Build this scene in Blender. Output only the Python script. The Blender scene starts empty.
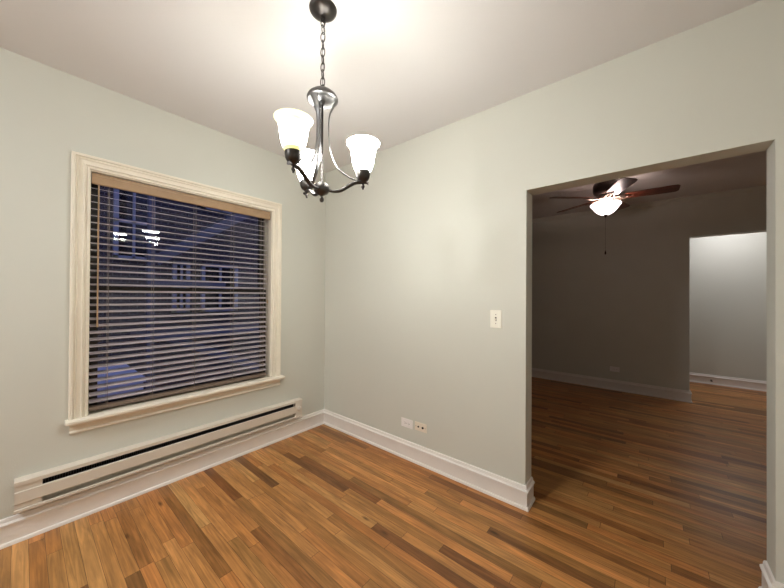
import bpy, bmesh, math, random
from mathutils import Vector, Matrix
random.seed(7)
R = math.radians
sc = bpy.context.scene
C = sc.collection

# ------------------------------------------------------------------ camera
CAM = Vector((2.63295, -2.0564, 1.3425))
yaw, pit, rol = 0.694365, 0.0056, 0.00649
fw = Vector((-math.sin(yaw)*math.cos(pit), math.cos(yaw)*math.cos(pit), math.sin(pit)))
rt = Vector((math.cos(yaw), math.sin(yaw), 0)); up = rt.cross(fw)
r2 = rt*math.cos(rol)+up*math.sin(rol); u2 = -rt*math.sin(rol)+up*math.cos(rol)
cd = bpy.data.cameras.new('camera'); cam = bpy.data.objects.new('camera', cd); C.objects.link(cam)
cam.matrix_world = Matrix(((r2.x, u2.x, -fw.x, CAM.x), (r2.y, u2.y, -fw.y, CAM.y), (r2.z, u2.z, -fw.z, CAM.z), (0, 0, 0, 1)))
cd.sensor_width = 36; cd.lens = 308.73/784*36; cd.clip_start = 0.02
sc.camera = cam

# ------------------------------------------------------------------ world, light levels, exposure
W = bpy.data.worlds.new('world'); sc.world = W; W.use_nodes = True
WB = W.node_tree.nodes['Background']; WB.inputs[0].default_value = (0.15, 0.18, 0.42, 1); WB.inputs[1].default_value = 1.8
vs = sc.view_settings
vs.view_transform = 'Standard'; vs.look = 'None'; vs.gamma = 1; vs.use_curve_mapping = False
vs.exposure = 0.01
SHADE_EMIT = 80.0      # glass shades of the chandelier
INNER_EMIT = 15.0      # inside faces of the shades
BULB_W = 1.0           # bulb inside each shade
FAN_EMIT = 4.5          # glass bowl of the fan
FAN_BULB_W = 5.5        # bulb inside the open bowl
HALL_W = 52.0           # ceiling lamp of the hallway

REAR_FILL_W = 255.0          # added fill lamp, unseen behind the camera

# ------------------------------------------------------------------ materials
def new_mat(name):
    m = bpy.data.materials.new(name); m.use_nodes = True
    return m, m.node_tree, m.node_tree.nodes['Principled BSDF']

def mat(name, col, rough=0.5, metal=0.0, bump=0.0, bscale=200, var=0.0, vscale=6, emit=None, es=0, coat=0):
    m, nt, b = new_mat(name)
    b.inputs['Base Color'].default_value = (*col, 1); b.inputs['Roughness'].default_value = rough
    b.inputs['Metallic'].default_value = metal; b.inputs['Coat Weight'].default_value = coat
    tc = nt.nodes.new('ShaderNodeTexCoord')
    if var:
        n = nt.nodes.new('ShaderNodeTexNoise'); n.inputs['Scale'].default_value = vscale; n.inputs['Detail'].default_value = 4
        nt.links.new(tc.outputs['Object'], n.inputs['Vector'])
        r = nt.nodes.new('ShaderNodeValToRGB')
        r.color_ramp.elements[0].position = .3; r.color_ramp.elements[1].position = .7
        r.color_ramp.elements[0].color = (*[c*(1-var) for c in col], 1); r.color_ramp.elements[1].color = (*[min(1, c*(1+var)) for c in col], 1)
        nt.links.new(n.outputs['Fac'], r.inputs['Fac']); nt.links.new(r.outputs['Color'], b.inputs['Base Color'])
    if bump:
        n = nt.nodes.new('ShaderNodeTexNoise'); n.inputs['Scale'].default_value = bscale; n.inputs['Detail'].default_value = 3
        nt.links.new(tc.outputs['Object'], n.inputs['Vector'])
        bp = nt.nodes.new('ShaderNodeBump'); bp.inputs['Strength'].default_value = bump; bp.inputs['Distance'].default_value = .002
        nt.links.new(n.outputs['Fac'], bp.inputs['Height']); nt.links.new(bp.outputs['Normal'], b.inputs['Normal'])
    if emit:
        b.inputs['Emission Color'].default_value = (*emit, 1); b.inputs['Emission Strength'].default_value = es
    return m

def wood_floor():
    m, nt, b = new_mat('oak_strip_floor'); N = nt.nodes.new; L = nt.links.new
    def M(op, a, c=None, d=None):
        n = N('ShaderNodeMath'); n.operation = op
        for i, v in enumerate((a, c, d)):
            if v is None: continue
            if isinstance(v, (int, float)): n.inputs[i].default_value = v
            else: L(v, n.inputs[i])
        return n.outputs[0]
    tc = N('ShaderNodeTexCoord'); sp = N('ShaderNodeSeparateXYZ'); L(tc.outputs['Object'], sp.inputs[0])
    X, Y = sp.outputs[0], sp.outputs[1]
    v = M('DIVIDE', M('ADD', Y, 10.013), 0.0575); row = M('FLOOR', v); fv = M('FRACT', v)
    wn = N('ShaderNodeTexWhiteNoise'); wn.noise_dimensions = '1D'; L(row, wn.inputs['W'])
    wn2 = N('ShaderNodeTexWhiteNoise'); wn2.noise_dimensions = '1D'; L(M('ADD', row, 77.7), wn2.inputs['W'])
    ln = M('ADD', M('MULTIPLY', wn2.outputs['Value'], 1.0), .45)
    u = M('DIVIDE', M('ADD', M('ADD', X, 20.0), M('MULTIPLY', wn.outputs['Value'], 3.0)), ln)
    col = M('FLOOR', u); fu = M('FRACT', u)
    cv = N('ShaderNodeCombineXYZ'); L(row, cv.inputs[0]); L(col, cv.inputs[1])
    wc = N('ShaderNodeTexWhiteNoise'); wc.noise_dimensions = '2D'; L(cv.outputs[0], wc.inputs['Vector'])
    ramp = N('ShaderNodeValToRGB'); cr = ramp.color_ramp
    cols = [(0, (.20, .085, .028)), (.13, (.29, .126, .038)), (.28, (.41, .184, .054)), (.5, (.46, .208, .064)), (.78, (.50, .232, .074)), (1, (.58, .285, .098))]
    cr.elements[0].position = 0; cr.elements[0].color = (*cols[0][1], 1); cr.elements[1].position = 1; cr.elements[1].color = (*cols[-1][1], 1)
    for p, c in cols[1:-1]:
        e = cr.elements.new(p); e.color = (*c, 1)
    L(wc.outputs['Value'], ramp.inputs[0])
    # grain: noise stretched along the board, shifted per board
    off = M('MULTIPLY', wc.outputs['Value'], 37.0)
    gv = N('ShaderNodeCombineXYZ'); L(M('ADD', M('MULTIPLY', X, 3.0), off), gv.inputs[0]); L(M('MULTIPLY', Y, 60.0), gv.inputs[1]); L(off, gv.inputs[2])
    g = N('ShaderNodeTexNoise'); g.inputs['Scale'].default_value = 1.0; g.inputs['Detail'].default_value = 5; g.inputs['Distortion'].default_value = 1.2; L(gv.outputs[0], g.inputs['Vector'])
    gv2 = N('ShaderNodeCombineXYZ'); L(M('ADD', M('MULTIPLY', X, 5.0), off), gv2.inputs[0]); L(M('MULTIPLY', Y, 16.0), gv2.inputs[1]); L(off, gv2.inputs[2])
    g2 = N('ShaderNodeTexNoise'); g2.inputs['Scale'].default_value = 1.0; g2.inputs['Detail'].default_value = 3; L(gv2.outputs[0], g2.inputs['Vector'])
    mr = N('ShaderNodeMapRange'); mr.inputs[1].default_value = .3; mr.inputs[2].default_value = .7; mr.inputs[3].default_value = .66; mr.inputs[4].default_value = 1.24; L(g.outputs['Fac'], mr.inputs[0])
    mr2 = N('ShaderNodeMapRange'); mr2.inputs[1].default_value = .3; mr2.inputs[2].default_value = .7; mr2.inputs[3].default_value = .82; mr2.inputs[4].default_value = 1.14; L(g2.outputs['Fac'], mr2.inputs[0])
    # knots
    vo = N('ShaderNodeTexVoronoi'); kv = N('ShaderNodeCombineXYZ'); L(M('MULTIPLY', X, 2.2), kv.inputs[0]); L(M('MULTIPLY', Y, 6.5), kv.inputs[1]); L(kv.outputs[0], vo.inputs['Vector']); vo.inputs['Scale'].default_value = 1.0
    kn = N('ShaderNodeMapRange'); kn.inputs[1].default_value = .02; kn.inputs[2].default_value = .09; kn.inputs[3].default_value = .35; kn.inputs[4].default_value = 1.0; L(vo.outputs['Distance'], kn.inputs[0])
    mul = M('MULTIPLY', M('MULTIPLY', mr.outputs[0], mr2.outputs[0]), kn.outputs[0])
    # joints
    ev = M('MINIMUM', fv, M('SUBTRACT', 1.0, fv)); eu = M('MULTIPLY', M('MINIMUM', fu, M('SUBTRACT', 1.0, fu)), ln)
    jv = M('GREATER_THAN', M('MULTIPLY', ev, .0575), .0008); ju = M('GREATER_THAN', eu, .0011)
    gap = M('MULTIPLY', jv, ju); gapm = M('ADD', M('MULTIPLY', gap, .74), .26)
    mul = M('MULTIPLY', mul, gapm)
    mx = N('ShaderNodeVectorMath'); mx.operation = 'SCALE'; L(ramp.outputs['Color'], mx.inputs[0]); L(mul, mx.inputs['Scale'])
    wh = N('ShaderNodeTexWhiteNoise'); wh.noise_dimensions = '3D'; ch_ = N('ShaderNodeCombineXYZ'); L(row, ch_.inputs[0]); L(col, ch_.inputs[1]); ch_.inputs[2].default_value = 5.5; L(ch_.outputs[0], wh.inputs['Vector'])
    hu = N('ShaderNodeMix'); hu.data_type = 'RGBA'; L(wh.outputs['Value'], hu.inputs['Factor']); hu.inputs['A'].default_value = (1.07, .93, .84, 1); hu.inputs['B'].default_value = (.97, 1.06, 1.08, 1)
    mt = N('ShaderNodeVectorMath'); mt.operation = 'MULTIPLY'; L(mx.outputs[0], mt.inputs[0]); L(hu.outputs['Result'], mt.inputs[1])
    L(mt.outputs[0], b.inputs['Base Color'])
    b.inputs['Roughness'].default_value = .36; b.inputs['Specular IOR Level'].default_value = .4
    bp = N('ShaderNodeBump'); bp.inputs['Strength'].default_value = .25; bp.inputs['Distance'].default_value = .001
    L(M('ADD', gap, M('MULTIPLY', g.outputs['Fac'], .25)), bp.inputs['Height']); L(bp.outputs['Normal'], b.inputs['Normal'])
    return m

def brick_mat():
    m, nt, b = new_mat('dark_brick'); N = nt.nodes.new; L = nt.links.new
    tc = N('ShaderNodeTexCoord'); mp = N('ShaderNodeSeparateXYZ'); L(tc.outputs['Object'], mp.inputs[0])
    cb = N('ShaderNodeCombineXYZ'); L(mp.outputs[1], cb.inputs[0]); L(mp.outputs[2], cb.inputs[1])
    br = N('ShaderNodeTexBrick'); br.inputs['Scale'].default_value = 4.0; L(cb.outputs[0], br.inputs['Vector'])
    br.inputs['Color1'].default_value = (.035, .028, .028, 1); br.inputs['Color2'].default_value = (.06, .045, .042, 1); br.inputs['Mortar'].default_value = (.12, .11, .11, 1)
    br.inputs['Mortar Size'].default_value = .03
    L(br.outputs['Color'], b.inputs['Base Color']); b.inputs['Roughness'].default_value = .9
    return m

def pane_mat():
    m = bpy.data.materials.new('window_glass'); m.use_nodes = True; nt = m.node_tree; nt.nodes.clear()
    o = nt.nodes.new('ShaderNodeOutputMaterial'); mx = nt.nodes.new('ShaderNodeMixShader')
    t = nt.nodes.new('ShaderNodeBsdfTransparent'); g = nt.nodes.new('ShaderNodeBsdfGlossy'); f = nt.nodes.new('ShaderNodeFresnel')
    t.inputs[0].default_value = (.9, .92, .95, 1); g.inputs['Roughness'].default_value = 0.0; f.inputs['IOR'].default_value = 1.5
    nt.links.new(f.outputs[0], mx.inputs[0]); nt.links.new(t.outputs[0], mx.inputs[1]); nt.links.new(g.outputs[0], mx.inputs[2]); nt.links.new(mx.outputs[0], o.inputs[0])
    return m

def shade_mat(name, stops, es):
    m, nt, b = new_mat(name)
    b.inputs['Base Color'].default_value = (.85, .83, .78, 1); b.inputs['Roughness'].default_value = .35
    tc = nt.nodes.new('ShaderNodeTexCoord'); s = nt.nodes.new('ShaderNodeSeparateXYZ'); nt.links.new(tc.outputs['Object'], s.inputs[0])
    mr = nt.nodes.new('ShaderNodeMapRange'); mr.inputs[1].default_value = 0; mr.inputs[2].default_value = .15; nt.links.new(s.outputs[2], mr.inputs[0])
    r = nt.nodes.new('ShaderNodeValToRGB'); cr = r.color_ramp
    cr.elements[0].position, cr.elements[0].color = stops[0][0], (*stops[0][1], 1)
    cr.elements[1].position, cr.elements[1].color = stops[-1][0], (*stops[-1][1], 1)
    for p, c in stops[1:-1]: cr.elements.new(p).color = (*c, 1)
    nt.links.new(mr.outputs[0], r.inputs[0]); nt.links.new(r.outputs[0], b.inputs['Emission Color']); b.inputs['Emission Strength'].default_value = es
    return m

def blade_mat():
    m, nt, b = new_mat('cherry_blade_wood')
    tc = nt.nodes.new('ShaderNodeTexCoord'); mp = nt.nodes.new('ShaderNodeMapping'); mp.inputs['Scale'].default_value = (3, 40, 10)
    n = nt.nodes.new('ShaderNodeTexNoise'); n.inputs['Scale'].default_value = 1.5; n.inputs['Detail'].default_value = 5
    r = nt.nodes.new('ShaderNodeValToRGB'); r.color_ramp.elements[0].position = .35; r.color_ramp.elements[1].position = .7
    r.color_ramp.elements[0].color = (.06, .014, .008, 1); r.color_ramp.elements[1].color = (.16, .038, .02, 1)
    nt.links.new(tc.outputs['Object'], mp.inputs[0]); nt.links.new(mp.outputs[0], n.inputs['Vector']); nt.links.new(n.outputs['Fac'], r.inputs[0]); nt.links.new(r.outputs[0], b.inputs['Base Color'])
    b.inputs['Roughness'].default_value = .3; b.inputs['Coat Weight'].default_value = .5; b.inputs['Coat Roughness'].default_value = .2
    return m

PAINT = mat('sage_wall_paint', (.655, .652, .585), .6, bump=.25, bscale=160, var=.012, vscale=2)
CEIL = mat('ceiling_paint', (.755, .735, .735), .7, bump=.15, bscale=120)
TRIM = mat('white_trim_paint', (.88, .83, .79), .38, bump=.06, bscale=60, var=.02, vscale=8)
CASE = mat('cream_casing_paint', (.86, .79, .67), .38, bump=.06, bscale=60, var=.03, vscale=9)
FLOOR = wood_floor()
SASH = mat('dark_bronze_sash', (.016, .012, .010), .4, var=.2)
GLASS = pane_mat()
VAL = mat('tan_blind_wood', (.37, .24, .135), .45, bump=.1, bscale=50, var=.08, vscale=14)
SLAT = mat('taupe_blind_wood', (.52, .46, .485), .42, var=.06, vscale=12)
CORD = mat('taupe_cord', (.30, .24, .20), .8, var=.05)
HEAT = mat('cream_enamel', (.72, .65, .56), .35, var=.02)
HEATD = mat('dark_heater_fins', (.012, .010, .010), .5, var=.3, vscale=40)
PEWTER = mat('dark_pewter', (.085, .078, .075), .38, metal=1.0, var=.12, vscale=25)
PEWTER_L = mat('brushed_pewter', (.19, .185, .185), .36, metal=1.0, var=.12, vscale=25)
WARMW = (1.0, .90, .74)
SH1 = shade_mat('lit_opal_glass', [(0, (.98, .985, .92)), (.5, (.98, 1, .96)), (1, (.98, .975, .91))], SHADE_EMIT)
SH2 = shade_mat('lit_yellow_edged_glass', [(0, (.0095, .0092, .0030)), (.13, (.0095, .0092, .0030)), (.24, (1, 1, .92)), (.64, (1, 1, .92)), (.75, (.0100, .0098, .0035)), (1, (.0095, .0092, .0030))], SHADE_EMIT*1.15)  # left shade: yellow at rim and base, white between
SHIN = mat('lit_opal_glass_inside', (.85, .83, .78), .35, emit=(.98, 1, .96), es=INNER_EMIT)
BULBM = mat('lit_bulb', (.9, .9, .85), .3, emit=(1, .94, .85), es=20)
BOWL = mat('lit_frosted_bowl', (.85, .8, .75), .3, emit=(1, .82, .80), es=FAN_EMIT)
BRONZE = mat('fan_bronze', (.045, .03, .026), .35, metal=.8, var=.2, vscale=20)
NICKEL = mat('fan_iron_metal', (.30, .24, .21), .28, metal=1.0, var=.1, vscale=20)
BLADE = blade_mat()
PLATE = mat('ivory_plastic', (.93, .90, .80), .35, var=.01)
PLATEW = mat('white_plastic', (.90, .86, .84), .35, var=.01)
PLATEB = mat('beige_plastic', (.84, .76, .64), .35, var=.01)
HOLE = mat('black_plastic', (.02, .015, .01), .5, var=.1)
GOLD = mat('brass', (.5, .36, .16), .3, metal=1, var=.05)

# ------------------------------------------------------------------ mesh helpers
def link(name, me, parent=None, m=None, smooth=None):
    if m: me.materials.append(m)
    if smooth is not None:
        me.shade_smooth(); me.set_sharp_from_angle(angle=R(smooth))
    o = bpy.data.objects.new(name, me); C.objects.link(o)
    if parent: o.parent = parent
    return o

class MB:
    def __init__(s): s.v = []; s.f = []
    def box(s, a, b, M=None):
        x0, y0, z0 = a; x1, y1, z1 = b; n = len(s.v)
        vs_ = [Vector(p) for p in ((x0,y0,z0),(x1,y0,z0),(x1,y1,z0),(x0,y1,z0),(x0,y0,z1),(x1,y0,z1),(x1,y1,z1),(x0,y1,z1))]
        if M: vs_ = [M @ p for p in vs_]
        s.v += vs_; s.f += [[n+i for i in q] for q in ((0,3,2,1),(4,5,6,7),(0,1,5,4),(1,2,6,5),(2,3,7,6),(3,0,4,7))]
        return s
    def lathe(s, prof, seg=32, M=None, caps=False):
        n = len(s.v); k = len(prof)
        for i in range(seg):
            a = 2*math.pi*i/seg
            for r, z in prof:
                p = Vector((r*math.cos(a), r*math.sin(a), z)); s.v.append(M @ p if M else p)
        for i in range(seg):
            j = (i+1) % seg
            for q in range(k-1):
                s.f.append([n+i*k+q, n+j*k+q, n+j*k+q+1, n+i*k+q+1])
        if caps:
            s.f.append([n+i*k for i in range(seg)][::-1]); s.f.append([n+i*k+k-1 for i in range(seg)])
        return s
    def tube(s, pts, r, seg=10, closed=False, flat=1.0, ref=None):
        # r: number or list; flat<1 squashes the section along its second axis
        pts = [Vector(p) for p in pts]; n = len(s.v); K = len(pts); prev = None
        for i, p in enumerate(pts):
            t = (pts[(i+1) % K]-pts[i-1]) if closed else (pts[min(i+1, K-1)]-pts[max(i-1, 0)])
            t.normalize()
            if ref is not None: a = ref - t*ref.dot(t)
            elif prev is None: a = t.orthogonal()
            else: a = prev - t*prev.dot(t)
            a = a.normalized(); prev = a; b = t.cross(a); rr = r[i] if isinstance(r, (list, tuple)) else r
            for q in range(seg):
                g = 2*math.pi*q/seg; s.v.append(p + a*math.cos(g)*rr + b*math.sin(g)*rr*flat)
        for i in range(K if closed else K-1):
            j = (i+1) % K
            for q in range(seg):
                w = (q+1) % seg; s.f.append([n+i*seg+q, n+i*seg+w, n+j*seg+w, n+j*seg+q])
        if not closed:
            s.f.append([n+q for q in range(seg)][::-1]); s.f.append([n+(K-1)*seg+q for q in range(seg)])
        return s
    def sweep(s, rings, cap=True):
        n = len(s.v); k = len(rings[0])
        for r_ in rings: s.v += [Vector(p) for p in r_]
        for i in range(len(rings)-1):
            for q in range(k):
                w = (q+1) % k; s.f.append([n+i*k+q, n+i*k+w, n+(i+1)*k+w, n+(i+1)*k+q])
        if cap: s.f.append([n+q for q in range(k)][::-1]); s.f.append([n+(len(rings)-1)*k+q for q in range(k)])
        return s
    def build(s, name, m, parent=None, smooth=None, bevel=0, loc=None):
        me = bpy.data.meshes.new(name); me.from_pydata([tuple(v) for v in s.v], [], s.f)
        bm = bmesh.new(); bm.from_mesh(me); bmesh.ops.recalc_face_normals(bm, faces=bm.faces)
        if bevel: bmesh.ops.bevel(bm, geom=list(bm.edges), offset=bevel, segments=2, affect='EDGES', clamp_overlap=True)
        bm.to_mesh(me); bm.free()
        o = link(name, me, parent, m, smooth if smooth is not None else (35 if bevel else None))
        if loc: o.location = loc
        return o

def thing(name, label, cat, loc=(0, 0, 0), group=None, rot=0):
    o = bpy.data.objects.new(name, None); C.objects.link(o); o.location = loc; o.rotation_euler.z = rot
    o['label'] = label; o['category'] = cat; o.empty_display_size = .1
    if group: o['group'] = group
    return o
def tag(o, label, cat, group=None):
    o['label'] = label; o['category'] = cat
    if group: o['group'] = group
    return o
def struct(o, label=None, cat=None):
    o['kind'] = 'structure'
    if label: o['label'] = label; o['category'] = cat
    return o
def spline(P, n=8):
    P = [Vector(p) for p in P]; P = [P[0]*2-P[1]]+P+[P[-1]*2-P[-2]]; out = []
    for i in range(1, len(P)-2):
        a, b, c, d = P[i-1:i+3]
        for k in range(n):
            t = k/n; out.append(.5*((2*b)+(c-a)*t+(2*a-5*b+4*c-d)*t*t+(3*b-a-3*c+d)*t**3))
    return out+[P[-2]]

# ------------------------------------------------------------------ room shell
H = 2.64; T = .13
XR, YB = 3.45, -5.2            # unseen walls behind the camera
FX0, FX1, FY = -.7, 4.6, 3.45     # the room beyond
HY = 4.82                       # hallway wall
MB().box((-.9, -5.5, -.12), (4.9, 5.1, 0)).build('floor', FLOOR)
MB().box((-.9, -5.5, H), (4.9, 5.1, H+.12)).build('ceiling', CEIL)
def wall(name, axis, p0, p1, a0, a1, holes, m=PAINT, z1=H):
    """slab between p0..p1 on its thin axis, a0..a1 along; holes = (a,b,zlo,zhi), all in one mesh without inner seams"""
    As = sorted({a0, a1, *[h[0] for h in holes], *[h[1] for h in holes]}); Zs = sorted({0, z1, *[h[2] for h in holes], *[h[3] for h in holes]})
    solid = lambda i, j: 0 <= i < len(As)-1 and 0 <= j < len(Zs)-1 and not any(h[0] <= As[i] and As[i+1] <= h[1] and h[2] <= Zs[j] and Zs[j+1] <= h[3] for h in holes)
    mb = MB(); P = lambda p, a, z: Vector((p, a, z)) if axis == 'x' else Vector((a, p, z))
    def quad(*q): n = len(mb.v); mb.v.extend(q); mb.f.append([n, n+1, n+2, n+3])
    for i in range(len(As)-1):
        for j in range(len(Zs)-1):
            if not solid(i, j): continue
            a, b, c, d = As[i], As[i+1], Zs[j], Zs[j+1]
            for p in (p0, p1): quad(P(p, a, c), P(p, b, c), P(p, b, d), P(p, a, d))
            if not solid(i-1, j): quad(P(p0, a, c), P(p1, a, c), P(p1, a, d), P(p0, a, d))
            if not solid(i+1, j): quad(P(p0, b, c), P(p1, b, c), P(p1, b, d), P(p0, b, d))
            if not solid(i, j-1): quad(P(p0, a, c), P(p1, a, c), P(p1, b, c), P(p0, b, c))
            if not solid(i, j+1): quad(P(p0, a, d), P(p1, a, d), P(p1, b, d), P(p0, b, d))
    me = bpy.data.meshes.new(name); me.from_pydata([tuple(v) for v in mb.v], [], mb.f)
    bm = bmesh.new(); bm.from_mesh(me); bmesh.ops.remove_doubles(bm, verts=bm.verts, dist=1e-5); bmesh.ops.recalc_face_normals(bm, faces=bm.faces)
    bm.to_mesh(me); bm.free()
    return struct(link(name, me, None, m))
WY0, WY1, WZ0, WZ1 = -1.794, -.601, .575, 2.103
OX0, OX1, OZ = 2.031, 3.047, 2.022
wall('wall_left', 'x', -.20, 0, YB-T, 0, [(WY0, WY1, WZ0, WZ1)])
wall('wall_right', 'y', 0, T, -.20, XR+T, [(OX0, OX1, 0, OZ)])
wall('wall_rear', 'y', YB-T, YB, 0, XR+T, [])
wall('wall_side', 'x', XR, XR+T, YB, 0, [])
wall('wall_far', 'y', FY, FY+.12, FX0, FX1, [(3.034, 4.0, 0, 2.125)])
wall('wall_beyond_left', 'x', FX0-T, FX0, T, FY+.12, [])
wall('wall_beyond_right', 'x', FX1, FX1+T, T, HY+T, [])
wall('wall_beyond_near', 'y', 0, T, XR+T, FX1+T, [])
wall('wall_beyond_near_left', 'y', 0, T, FX0-T, -.20, [])
wall('wall_hall', 'y', HY, HY+T, 1.5, FX1, [])
wall('wall_hall_end', 'x', 1.5-T, 1.5, FY+.12, HY+T, [])
for n in ('floor', 'ceiling'): struct(bpy.data.objects[n])

# baseboards: profile (distance from wall, height), swept with mitres
BP = [(0, 0), (.026, 0), (.026, .008), (.022, .016), (.015, .019), (.015, .100), (.016, .104), (.021, .107), (.022, .116), (.018, .121), (.012, .124), (.011, .136), (.008, .143), (0, .145)]
def baseboard(name, path, m=TRIM):
    """path: list of (x,y); the room lies to the LEFT of the direction of travel"""
    P = [Vector((x, y)) for x, y in path]; rings = []
    for i, p in enumerate(P):
        nrm = []
        if i > 0: d = (P[i]-P[i-1]).normalized(); nrm.append(Vector((-d.y, d.x)))
        if i < len(P)-1: d = (P[i+1]-P[i]).normalized(); nrm.append(Vector((-d.y, d.x)))
        if len(nrm) == 2: s = nrm[0]+nrm[1]; mv = s/(s.dot(nrm[0]))
        else: mv = nrm[0]
        rings.append([(p.x+mv.x*w, p.y+mv.y*w, z) for w, z in BP])
    return struct(MB().sweep(rings).build(name, m, smooth=40))
baseboard('baseboard_left', [(0, 0), (0, YB)])
baseboard('baseboard_right', [(OX0, T), (OX0, 0), (0, 0)])
baseboard('baseboard_right_end', [(XR, 0), (OX1, 0), (OX1, T)])
baseboard('baseboard_far', [(3.034, FY+.12), (3.034, FY), (FX0, FY)])
baseboard('baseboard_hall', [(FX1, HY), (1.5, HY)])
baseboard('baseboard_far_right', [(FX1, FY), (4.0, FY)])
# crown strip between far wall and ceiling
cp = [(0, -.055), (.012, -.055), (.016, -.045), (.035, -.022), (.045, -.012), (.045, 0), (0, 0)]
struct(MB().sweep([[(x, FY-w, H+z) for w, z in cp] for x in (FX0, FX1)]).build('trim_1', PAINT, smooth=30))

# ------------------------------------------------------------------ window
win = struct(thing('window_1', 'white-cased double-hung window on the left wall behind a wooden blind', 'window', (0, (WY0+WY1)/2, WZ0)))
wl = Vector(win.location)
def wbuild(mb, name, m, parent=win, **k):
    mb.v = [v-wl for v in mb.v]; return mb.build(name, m, parent, **k)
# casing, mitred, moulded
CPF = [(0, 0), (0, .010), (.003, .014), (.011, .015), (.013, .010), (.017, .010), (.021, .019), (.027, .021), (.030, .015), (.048, .013), (.050, .018), (.056, .021), (.058, .017), (.062, .018), (.065, .028), (.076, .029), (.080, .025), (.080, 0)]
zb = .598
mb = MB()
for (P) in [0]:
    rings = []
    for k in range(4):
        r_ = []
        for w, t in CPF:
            y = (WY0-w) if k < 2 else (WY1+w); z = zb if k in (0, 3) else WZ1+w
            r_.append((t, y, z))
        rings.append(r_)
    mb.sweep(rings)
wbuild(mb, 'casing', CASE, smooth=30)
mb = MB(); mb.box((-.10, WY0+.001, .575), (.0, WY1-.001, .598)); 
st = [(0, .577), (.058, .577), (.064, .581), (.066, .588), (.064, .596), (.058, .600), (0, .600)]
mb2 = MB(); mb2.sweep([[(x, y, z) for x, z in st] for y in (-1.888, -.500)])
mb2.box((-.10, WY0+.001, .5755), (.002, WY1-.001, .598))
wbuild(mb2, 'window_sill', CASE, smooth=35)
ap = [(0, .512), (.014, .512), (.017, .516), (.016, .523), (.009, .529), (.009, .550), (.014, .559), (.022, .565), (.022, .577), (0, .577)]
wbuild(MB().sweep([[(x, y, z) for x, z in ap] for y in (-1.868, -.517)]), 'apron', CASE, smooth=35)
# jamb lining
mb = MB(); mb.box((-.199, WY0, .598), (0, WY0+.006, WZ1)); mb.box((-.199, WY1-.006, .598), (0, WY1, WZ1)); mb.box((-.199, WY0+.006, WZ1-.006), (0, WY1-.006, WZ1))
wbuild(mb, 'jamb_lining', CASE)
def sash(x0, x1, z0, z1, name):
    y0, y1 = WY0+.006, WY1-.006; s = .050; mb = MB()
    mb.box((x0, y0, z0), (x1, y0+s, z1)); mb.box((x0, y1-s, z0), (x1, y1, z1)); mb.box((x0, y0+s, z0), (x1, y1-s, z0+.04)); mb.box((x0, y0+s, z1-.04), (x1, y1-s, z1))
    f = wbuild(mb, name, SASH)
    xm = (x0+x1)/2
    g = MB().box((xm-.0015, y0+s-.004, z0+.036), (xm+.0015, y1-s+.004, z1-.036)); g.v = [v-wl for v in g.v]
    g.build('pane', GLASS, f)
sash(-.122, -.092, .598, 1.388, 'sash'); sash(-.156, -.126, 1.352, WZ1-.006, 'sash')

# ------------------------------------------------------------------ blind
bl = thing('venetian_blind', 'wide wooden venetian blind with tan valance filling the window frame', 'blind', (-.045, (WY0+WY1)/2, 2.085))
bo = Vector(bl.location); BY0, BY1 = WY0+.009, -.628
def bb(mb, name, m, parent=bl, **k):
    mb.v = [v-bo for v in mb.v]; return mb.build(name, m, parent, **k)
vp = [(-.012, 2.022), (-.003, 2.022), (.001, 2.027), (.001, 2.072), (-.003, 2.078), (-.002, 2.088), (-.006, 2.092), (-.012, 2.092)]
bb(MB().sweep([[(x, y, z) for x, z in vp] for y in (BY0, BY1+.006)]), 'valance', VAL, smooth=30)
bb(MB().box((-.072, BY0, 2.042), (-.018, BY1, 2.090)), 'headrail', SLAT, bevel=.002)
mb = MB(); nsl = 32; z0, z1 = .672, 2.004
for i in range(nsl):
    z = z0+(z1-z0)*i/(nsl-1); tilt = R(13.5)+random.uniform(-.012, .012); dz = random.uniform(-.0008, .0008)
    sec = []
    for w in (-.025, -.0125, 0, .0125, .025): sec.append((w, .0008*(1-(w/.025)**2)+.0013))
    for w in (.025, .0125, 0, -.0125, -.025): sec.append((w, .0008*(1-(w/.025)**2)-.0013))
    ring = lambda y: [(-.045+w*math.cos(tilt)+t*math.sin(tilt), y, z+dz-w*math.sin(tilt)+t*math.cos(tilt)) for w, t in sec]
    mb.sweep([ring(BY0+.002), ring(BY1-.003)])
bb(mb, 'slats', SLAT, smooth=30)
bb(MB().box((-.070, BY0+.002, .614), (-.020, BY1-.003, .640)), 'bottom_rail', mat('dark_tan_wood', (.20, .145, .11), .5, var=.1), bevel=.004)
for y in (-1.700, -1.467, -1.209, -.930, -.670):
    mb = MB()
    mb.tube([(-.0195, y, 2.03), (-.0195, y, .628)], .0016, 6); mb.tube([(-.0705, y, 2.03), (-.0705, y, .628)], .0016, 6)
    bb(mb, 'ladder_cord', CORD)
wy = -1.752
mb = MB().tube([(-.006, wy, 2.020), (-.006, wy, 1.150)], .0042, 8); mb.tube([(-.006, wy, 1.16), (-.006, wy, 1.135)], .0055, 8)
bb(mb, 'tilt_wand', VAL, smooth=40)
mb = MB()
for dy in (0, .007):
    mb.tube([(-.010, BY1-.012+dy, 2.02), (-.009, BY1-.014+dy, 1.30)], .0013, 6)
bb(mb, 'lift_cord', CORD)
bb(MB().lathe([(0, 0), (.006, .001), (.0075, .012), (.004, .034), (0, .036)], 12, Matrix.Translation((-.009, BY1-.0105, 1.266))), 'cord_tassel', VAL, smooth=40)

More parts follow.
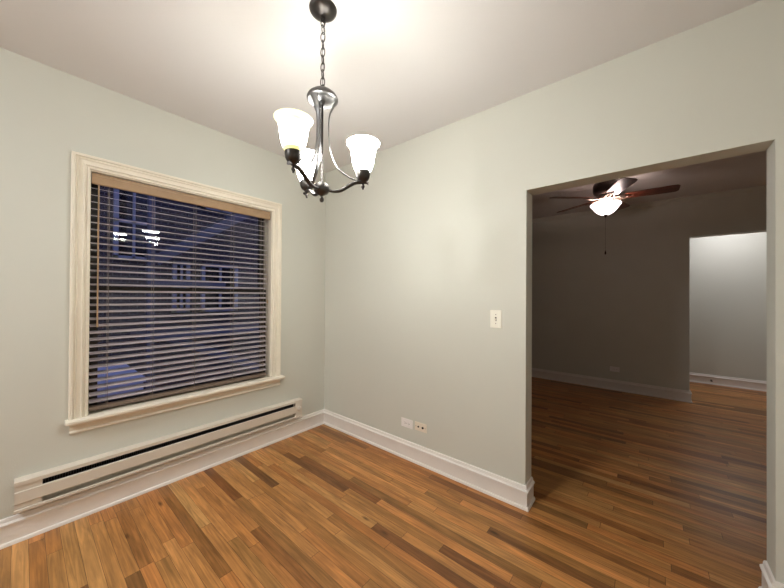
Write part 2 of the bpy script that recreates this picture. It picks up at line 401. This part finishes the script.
# ------------------------------------------------------------------ baseboard heater
HX = .056; HY0, HY1 = -2.072, -.306; HZ0, HZ1 = .168, .342
ht = thing('baseboard_heater', 'long cream electric baseboard heater on the wall beneath the window', 'heater', (0, (HY0+HY1)/2, HZ0))
ho = Vector(ht.location)
def hb(mb, name, m, parent=ht, **k):
    mb.v = [v-ho for v in mb.v]; return mb.build(name, m, parent, **k)
def prism(prof, y0, y1): return MB().sweep([[(x, y0, z), (x, y1, z)][0] for x, z in prof] and [[(x, y, z) for x, z in prof] for y in (y0, y1)])
ey0, ey1 = HY0+.10, HY1-.075
hb(MB().box((.001, HY0+.004, HZ0+.004), (.010, HY1-.004, HZ1-.006)), 'back_plate', HEAT)
tp = [(.001, HZ1), (.044, HZ1), (HX, HZ1-.006), (HX, HZ1-.026), (HX-.003, HZ1-.026), (HX-.003, HZ1-.009), (.043, HZ1-.004), (.001, HZ1-.004)]
hb(prism(tp, HY0, HY1), 'top_cover', HEAT)
fp = [(HX-.012, HZ1-.058), (HX, HZ1-.062), (HX, HZ1-.122), (HX-.010, HZ1-.128), (HX-.012, HZ1-.124), (HX-.004, HZ1-.120), (HX-.004, HZ1-.064), (HX-.013, HZ1-.061)]
hb(prism(fp, HY0+.002, ey1), 'front_panel', HEAT)
lp = [(.010, HZ0), (HX-.006, HZ0), (HX, HZ0+.006), (HX, HZ0+.018), (HX-.004, HZ0+.022), (HX-.006, HZ0+.016), (HX-.008, HZ0+.004), (.010, HZ0+.004)]
hb(prism(lp, HY0, HY1), 'bottom_rail', HEAT)
mb = MB().box((.006, HY0+.001, HZ0+.004), (HX-.006, ey0, HZ1-.006)); hb(mb, 'end_cover', HEAT)
hb(MB().box((.006, ey1, HZ0+.006), (HX-.002, HY1-.001, HZ1-.008)), 'end_cover', HEAT, bevel=.0015)
fins = MB(); fins.box((.0105, ey0+.001, HZ0+.052), (.014, ey1-.001, HZ1-.012))
y = ey0+.012
while y < ey1-.012: fins.box((.016, y, HZ0+.045), (.040, y+.0012, HZ1-.035)); y += .011
fins.tube([(.028, ey0, HZ0+.09), (.028, ey1, HZ0+.09)], .008, 10)
hb(fins, 'heating_element', HEATD)
Mk = Matrix.Translation((HX-.002, HY1-.038, HZ1-.085)) @ Matrix.Rotation(R(90), 4, 'Y')
k = hb(MB().lathe([(0, 0), (.024, 0), (.024, .004), (.019, .006), (.017, .020), (.015, .022), (0, .022)], 28, Mk), 'thermostat_knob', HEAT, smooth=35)
kb = MB().box((HX+.0195, HY1-.040, HZ1-.100), (HX+.024, HY1-.036, HZ1-.070)); kb.v = [v-ho for v in kb.v]; kb.build('grip', HEAT, k)

# ------------------------------------------------------------------ plates on the right wall
def plate_on(name, label, cat, x, z, w, h, m, yw=0.0, group=None):
    t = thing(name, label, cat, (x, yw, z), group)
    MB().box((-w/2, -.006, -h/2), (w/2, -.0002, h/2)).build('wall_plate', m, t, bevel=.0018)
    return t
def yl(prof, seg, x, y, z):      # lathe facing the room (-y)
    return MB().lathe(prof, seg, Matrix.Translation((x, y, z)) @ Matrix.Rotation(R(90), 4, 'X'))
t = plate_on('light_switch', 'ivory toggle light switch beside the wide doorway', 'light switch', 1.838, 1.190, .078, .120, PLATE)
MB().box((-.005, -.0072, -.013), (.005, -.0055, .013)).build('switch_slot', HOLE, t)
MB().sweep([[(-.0035, -.006, -.006), (.0035, -.006, -.006), (.0035, -.006, .006), (-.0035, -.006, .006)], [(-.003, -.017, -.011), (.003, -.017, -.011), (.003, -.017, -.004), (-.003, -.017, -.004)]]).build('toggle', PLATEB, t)
for z in (.030, -.030): yl([(0, 0), (.0035, 0), (.003, .0012), (0, .0014)], 12, 0, -.006, z).build('screw', NICKEL, t, smooth=40)
def outlet(x, z, label, m, yw=0.0, dark=False):
    t = plate_on('wall_outlet', label, 'outlet', x, z, .116, .071, m, yw)
    for sx in (-.0195, .0195):
        f = yl([(0, 0), (.0165, 0), (.0160, .0018), (0, .002)], 24, sx, -.0055, 0).build('receptacle', m, t, smooth=40)
        s = MB(); s.box((-.0045+sx, -.0081, .004), (.0035+sx, -.0074, .0058)); s.box((-.0035+sx, -.0081, -.0062), (.0030+sx, -.0074, -.0044)); s.box((.0075+sx, -.0081, -.002), (.0115+sx, -.0074, .002))
        s.build('slots', HOLE, f)
    yl([(0, 0), (.0032, 0), (.0028, .0010), (0, .0012)], 12, 0, -.006, 0).build('screw', NICKEL, t, smooth=40)
    return t
outlet(1.093, .288, 'white double outlet low on the grey wall, left of the beige jack plate', PLATEW)
t = plate_on('jack_plate', 'beige wall plate with two dark jacks, right of the white outlet', 'wall plate', 1.231, .293, .114, .068, PLATEB)
for sx, m_, rr in ((-.020, HOLE, .0070), (.022, HOLE, .0090)):
    j = yl([(0, 0), (rr, 0), (rr, .005), (rr*.6, .006), (0, .006)], 16, sx, -.0055, 0).build('jack', m_, t, smooth=40)
    yl([(0, 0), (rr*.55, 0), (rr*.5, .001), (0, .001)], 12, sx, -.0115, 0).build('socket_hole', HOLE, j)
for sx in (-.045, .045): yl([(0, 0), (.003, 0), (.0026, .001), (0, .0012)], 12, sx, -.006, 0).build('screw', NICKEL, t, smooth=40)
outlet(2.252, .300, 'outlet low on the dark far wall of the next room', PLATEW, FY)
ds = thing('door_stop', 'small dark door stop on the hallway baseboard', 'door stop', (3.375, HY-.015, .062))
yl([(.0, 0), (.011, 0), (.011, .003), (.005, .004), (.005, .055), (.0, .055)], 14, 0, 0, 0).build('spring', BRONZE, ds, smooth=40)
yl([(0, 0), (.009, 0), (.009, .012), (.006, .014), (0, .014)], 14, 0, -.055, 0).build('rubber_tip', HOLE, ds, smooth=40)

# ------------------------------------------------------------------ chandelier
CH = Vector((1.494, -1.190, H))
ch = thing('chandelier', 'three-light pewter chandelier with glowing glass bell shades hanging on a chain', 'chandelier', CH)
def cb(mb, name, m, parent=ch, smooth=40): return mb.build(name, m, parent, smooth=smooth)
zz = lambda z: z-H
cb(MB().lathe([(0, -.034), (.012, -.034), (.030, -.029), (.050, -.018), (.060, -.008), (.062, 0), (0, 0)], 40), 'canopy', PEWTER)
cb(MB().tube([(.013*math.cos(a)*0, .011*math.cos(a), -.044+.013*math.sin(a)) for a in [2*math.pi*i/20 for i in range(20)]], .0028, 8, closed=True), 'canopy_loop', PEWTER)
mb = MB(); top, bot = zz(2.598), zz(2.292); nl = 9; pitch_ = (top-bot)/nl; hl = pitch_/2+.0045
for i in range(nl):
    zc = top-pitch_*(i+.5); ang = R(90)*(i % 2)+R(25)+random.uniform(-.2, .2); pts = []
    for k_ in range(24):
        a = 2*math.pi*k_/24; h_ = .0100*math.cos(a); v_ = math.sin(a)
        v_ = math.copysign(abs(v_)**.92, v_)*hl
        pts.append((h_*math.cos(ang), h_*math.sin(ang), zc+v_))
    mb.tube(pts, .0022, 8, closed=True)
mb2 = mb; cb(mb2, 'chain', PEWTER)
mb = MB(); mb.tube(spline([(.004, 0, zz(2.595)), (.009, .004, zz(2.53)), (-.007, .003, zz(2.46)), (.008, -.004, zz(2.39)), (0, 0, zz(2.285))], 8), .0014, 6); cb(mb, 'cord', PEWTER)
cb(MB().tube([(.010*math.cos(a), 0, zz(2.284)+.012*math.sin(a)) for a in [2*math.pi*i/20 for i in range(20)]], .003, 8, closed=True), 'body_loop', PEWTER)
# dome where the straps gather
cb(MB().lathe([(0, zz(2.276)), (.010, zz(2.275)), (.024, zz(2.270)), (.048, zz(2.260)), (.064, zz(2.246)), (.070, zz(2.233)), (.069, zz(2.226)), (.064, zz(2.222)), (.050, zz(2.224)), (.030, zz(2.227)), (.012, zz(2.222)), (.008, zz(2.205)), (0, zz(2.203))], 40), 'dome', PEWTER_L)
cb(MB().tube([(0, 0, zz(2.215)), (0, 0, zz(1.83))], .0045, 12), 'center_rod', PEWTER)
cb(MB().lathe([(0, zz(1.849)), (.020, zz(1.848)), (.031, zz(1.843)), (.034, zz(1.835)), (.033, zz(1.812)), (.025, zz(1.802)), (.010, zz(1.794)), (.006, zz(1.790)), (.006, zz(1.784)), (.0095, zz(1.780)), (.0095, zz(1.770)), (.005, zz(1.764)), (0, zz(1.763))], 32), 'hub', PEWTER)
AR = .185
for i, deg in enumerate((46, 166, -74)):
    e = Vector((math.cos(R(deg)), math.sin(R(deg)), 0)); sd = Vector((-e.y, e.x, 0))
    P = lambda r_, z: e*r_+Vector((0, 0, zz(z)))
    # S-shaped round arm from the hub to below the cup
    pts = spline([P(.020, 1.822), P(.050, 1.815), P(.085, 1.820), P(.120, 1.842), P(.150, 1.858), P(.180, 1.862), P(.197, 1.860), P(.211, 1.858)], 6)
    rad = [.0085]*len(pts); n = len(pts)
    for q in range(n):
        t_ = q/(n-1); rad[q] = .0085+.003*math.sin(t_*math.pi)**2 - .003*max(0, min(1, (t_-.75)/.12)) + .005*max(0, (t_-.9)/.1)
    a_ = cb(MB().tube(pts, rad, 12, flat=.75, ref=sd), 'arm', PEWTER)
    cb(MB().lathe([(0, 0), (.004, 0), (.0045, .006), (.008, .010), (.0085, .017), (.005, .022), (.004, .028), (0, .028)], 16, Matrix.Translation(P(AR, 1.829))), 'ball_finial', PEWTER)
    # flat strap, dome -> pinched waist -> cup
    pts = spline([P(.062, 2.226), P(.052, 2.206), P(.034, 2.165), P(.0285, 2.120), P(.030, 2.060), P(.038, 2.000), P(.062, 1.935), P(.100, 1.895), P(.135, 1.876), P(.165, 1.866)], 6)
    n = len(pts); rad = [.0115*(1-.25*(q/(n-1)))+.0095*max(0, 1-q/11) for q in range(n)]
    cb(MB().tube(pts, rad, 12, flat=.22, ref=sd), 'strap', PEWTER_L)
    c_ = P(AR, 1.866)
    cb(MB().lathe([(0, -.006), (.010, -.006), (.013, 0), (.024, .006), (.031, .018), (.0335, .034), (.034, .050), (.031, .050), (.028, .02), (0, .012)], 32, Matrix.Translation(c_)), 'socket_cup', PEWTER)
    gp = [(.026, .0), (.033, .006), (.0425, .026), (.049, .052), (.0535, .080), (.0565, .102), (.0605, .116), (.068, .128), (.0745, .135), (.0755, .137), (.074, .138), (.066, .131), (.058, .118), (.053, .102), (.050, .080), (.0455, .052), (.039, .026), (.030, .010)]
    s_ = cb(MB().lathe(gp, 48), 'lamp_shade', SH2 if deg == -74 else SH1); s_.data.materials.append(SHIN)
    for p_ in s_.data.polygons:
        if p_.index % 17 >= 10: p_.material_index = 1; s_.location = P(AR, 1.904)
    if deg == -74: s_['label'] = 'shade with yellowish rim and base'
    bz = 1.955
    b_ = MB().lathe([(.0, 0), (.012, 0), (.013, .02), (.022, .045), (.024, .06), (.018, .076), (0, .084)], 20, Matrix.Translation(P(AR, 1.895)))
    cb(b_, 'bulb', BULBM)
    ld = bpy.data.lights.new('bulb_light', 'POINT'); ld.energy = BULB_W; ld.color = (.98, .99, .95); ld.shadow_soft_size = .02
    lo = bpy.data.objects.new('bulb_light', ld); C.objects.link(lo); lo.parent = ch; lo.location = P(AR, 2.012)

# ------------------------------------------------------------------ ceiling fan in the next room
FC = Vector((2.275, 1.92, H))
fan = thing('ceiling_fan', 'five-blade dark wood ceiling fan with lit frosted bowl in the next room', 'ceiling fan', FC)
def fb(mb, name, m, parent=fan, smooth=40): return mb.build(name, m, parent, smooth=smooth)
fb(MB().lathe([(0, 0), (.062, 0), (.064, -.012), (.050, -.035), (.028, -.045), (.020, -.055), (0, -.055)], 32), 'canopy', BRONZE)
fb(MB().lathe([(0, -.048), (.030, -.050), (.080, -.062), (.108, -.085), (.115, -.110), (.115, -.165), (.108, -.190), (.085, -.212), (0, -.214)], 40), 'motor_housing', BRONZE)
fb(MB().lathe([(0, -.212), (.072, -.212), (.080, -.220), (.080, -.248), (.070, -.262), (.060, -.275), (.050, -.285), (0, -.285)], 36), 'switch_housing', NICKEL)
ZB = -.248
for k_ in range(5):
    a = R(5+72*k_)
    Mx = Matrix.Translation((0, 0, ZB)) @ Matrix.Rotation(a, 4, 'Z') @ Matrix.Rotation(R(-12), 4, 'X')
    out = []
    ol = [(.165, -.045), (.19, -.055), (.35, -.064), (.52, -.068), (.565, -.064), (.585, -.045), (.585, .045), (.565, .064), (.52, .068), (.35, .064), (.19, .055), (.165, .045)]
    mb = MB().sweep([[Vector((x, y, z)) for x, y in ol] for z in (0, .007)])
    o = fb(mb, 'blade', BLADE, smooth=30); o.matrix_local = Mx
    ir = MB()
    for s in (-1, 1): ir.tube(spline([(.07, .012*s, -.004), (.11, .036*s, -.012), (.15, .030*s, -.010), (.20, .012*s, -.006)], 6), .007, 8, flat=.6)
    ir.tube([(.07, 0, -.003), (.12, 0, -.010), (.235, 0, -.006)], [.010, .008, .007], 8, flat=.6)
    for q in ((.185, .02), (.185, -.02), (.23, 0)): ir.lathe([(0, -.010), (.006, -.009), (.008, -.005), (0, -.004)], 10, Matrix.Translation((q[0], q[1], 0)))
    fb(ir, 'blade_bracket', NICKEL, o, 40)
fb(MB().lathe([(.128, -.302), (.138, -.306), (.139, -.314), (.131, -.326), (.116, -.346), (.094, -.376), (.068, -.402), (.040, -.418), (0, -.422), (0, -.418), (.036, -.413), (.065, -.398), (.090, -.372), (.112, -.343), (.127, -.323), (.134, -.313), (.133, -.308)], 48), 'light_bowl', BOWL)
ld = bpy.data.lights.new('fan_bulb_light', 'POINT'); ld.energy = FAN_BULB_W; ld.color = (1, .80, .70); ld.shadow_soft_size = .022
lo = bpy.data.objects.new('fan_bulb_light', ld); C.objects.link(lo); lo.parent = fan; lo.location = (.075, -.03, -.318)
fb(MB().tube([(0, 0, -.284), (0, 0, -.42)], .006, 10), 'bowl_rod', NICKEL)
fb(MB().lathe([(0, -.416), (.016, -.420), (.018, -.426), (.010, -.432), (.010, -.440), (.004, -.448), (0, -.450)], 20), 'bowl_finial', BRONZE)
mb = MB(); z = -.449
while z > -.80: mb.lathe([(0, .0016), (.0014, .0008), (.0014, -.0008), (0, -.0016)], 6, Matrix.Translation((0, 0, z))); z -= .0036
mb.tube([(0, 0, -.445), (0, 0, -.802)], .0007, 5)
pc = fb(mb, 'pull_chain', BRONZE, smooth=None)
fb(MB().lathe([(0, -.800), (.003, -.802), (.007, -.818), (.0085, -.830), (.006, -.842), (0, -.846)], 14), 'chain_pendant', BRONZE, pc)

# ------------------------------------------------------------------ hallway ceiling lamp (out of the picture, lights the hallway)
hl_ = thing('hallway_lamp', 'round flush ceiling lamp in the hallway, above the doorway head', 'ceiling lamp', (3.55, 4.20, H))
MB().lathe([(0, 0), (.15, 0), (.152, -.014), (.140, -.02), (0, -.02)], 36).build('lamp_base', NICKEL, hl_, smooth=40)
rl = thing('rear_fill_lamp', 'added fill lamp, unseen on the ceiling behind the viewer', 'ceiling lamp', (.95, -3.9, H))  # added out of view to lift the lower walls and floor
MB().lathe([(0, 0), (.15, 0), (.152, -.014), (.140, -.02), (0, -.02)], 36).build('lamp_base', NICKEL, rl, smooth=40)
rm = mat('rear_fill_globe', (.9, .9, .9), .3, emit=(.93, .97, 1), es=REAR_FILL_W)
MB().lathe([(.135, -.018), (.135, -.034), (.12, -.058), (.08, -.080), (0, -.088)], 36).build('lamp_globe', rm, rl, smooth=40)
hm = mat('lit_hall_globe', (.9, .9, .9), .3, emit=(.98, .96, 1), es=HALL_W)
MB().lathe([(.135, -.018), (.135, -.034), (.12, -.058), (.08, -.080), (0, -.088)], 36).build('lamp_globe', hm, hl_, smooth=40)

# ------------------------------------------------------------------ outside the window, dusk
BR = brick_mat()
PWOOD = mat('grey_porch_paint', (.12, .125, .145), .6, var=.15, vscale=5)
FRW = mat('pale_window_frame', (.30, .31, .34), .6, var=.05)
DGL = mat('dark_house_glass', (.01, .011, .016), .08, var=.2)
ROOF = mat('pale_roofing', (.62, .64, .70), .8, var=.08, vscale=3)
GRD = mat('asphalt', (.02, .02, .022), .9, var=.2)
struct(MB().box((-14, -12, -3.2), (-.9, 12, -3.0)).build('ground_outside', GRD), 'dark ground of the yard outside', 'ground')
hs = thing('neighbour_building', 'dark brick building seen through the blind at dusk', 'building', (-5.2, .8, -3.0))
ho2 = Vector(hs.location)
def nb(mb, name, m, parent=hs, **k):
    mb.v = [v-ho2 for v in mb.v]; return mb.build(name, m, parent, **k)
nb(MB().box((-8, -9, -3), (-5.2, 9, 7)), 'wall', BR)
for y0, y1, z0_, z1_ in ((-.95, -.35, 2.0, 3.5), (.55, 1.35, .95, 2.05), (.55, 1.35, 3.3, 4.4), (2.2, 2.9, .95, 2.05), (-.9, -.3, -1.6, -.3), (.0, .32, .95, 2.05)):
    mb = MB()
    for a, b_, c_, d_ in ((y0, y0+.07, z0_, z1_), (y1-.07, y1, z0_, z1_), (y0, y1, z1_-.07, z1_), (y0, y1, z0_, z0_+.08), (y0, y1, (z0_+z1_)/2-.03, (z0_+z1_)/2+.03), ((y0+y1)/2-.02, (y0+y1)/2+.02, z0_, z1_)):
        mb.box((-5.2, a, c_), (-5.12, b_, d_))
    f = nb(mb, 'window', FRW)
    g = MB().box((-5.199, y0+.05, z0_+.05), (-5.185, y1-.05, z1_-.05)); g.v = [v-ho2 for v in g.v]; g.build('pane', DGL, f)
# back porch with stairs
po = thing('wooden_porch', 'grey wooden back porch with posts and a diagonal stair outside the window', 'porch', (-4.0, 0, -3.0))
po2 = Vector(po.location)
def pb(mb, name, m=PWOOD):
    mb.v = [v-po2 for v in mb.v]; return mb.build(name, m, po)
for y in (-.62, 1.9): pb(MB().box((-4.06, y-.05, -3), (-3.96, y+.05, 5.0)), 'post')
for z in (.62,): pb(MB().box((-5.1, -.7, z-.1), (-3.95, 1.95, z)), 'deck')
for z in (1.50,): pb(MB().box((-4.05, -.62, z), (-3.98, .6, z+.08)), 'railing')
def bar(p0, p1, w, h_):
    p0, p1 = Vector(p0), Vector(p1); u = Vector((1, 0, 0)); t_ = (p1-p0).normalized(); n_ = t_.cross(u)
    return MB().sweep([[p+u*a*w+n_*b*h_ for a, b in ((-.5, -.5), (.5, -.5), (.5, .5), (-.5, .5))] for p in (p0, p1)])
pb(bar((-4.25, -.5, 1.95), (-4.25, 1.2, 3.2), .06, .18), 'stair_stringer')
pb(bar((-4.25, -.3, .55), (-4.25, 1.9, -.55), .06, .16), 'stair_stringer')
for i in range(7):
    y = -.40+i*.25; pb(MB().box((-5.0, y-.11, 2.05+i*.184), (-4.28, y+.11, 2.09+i*.184)), 'stair_tread')
SHW = mat('pale_siding', (.50, .51, .54), .7, var=.05)
sh = thing('shed', 'pale low shed with flat roof, close outside the lower left of the window', 'shed', (-2.6, -2.1, -3.0))
MB().box((-.6, -.95, 0), (.6, .985, 3.30)).build('wall', SHW, sh)
MB().box((-.62, -1.0, 3.30), (.62, 1.005, 3.35)).build('roof', ROOF, sh)
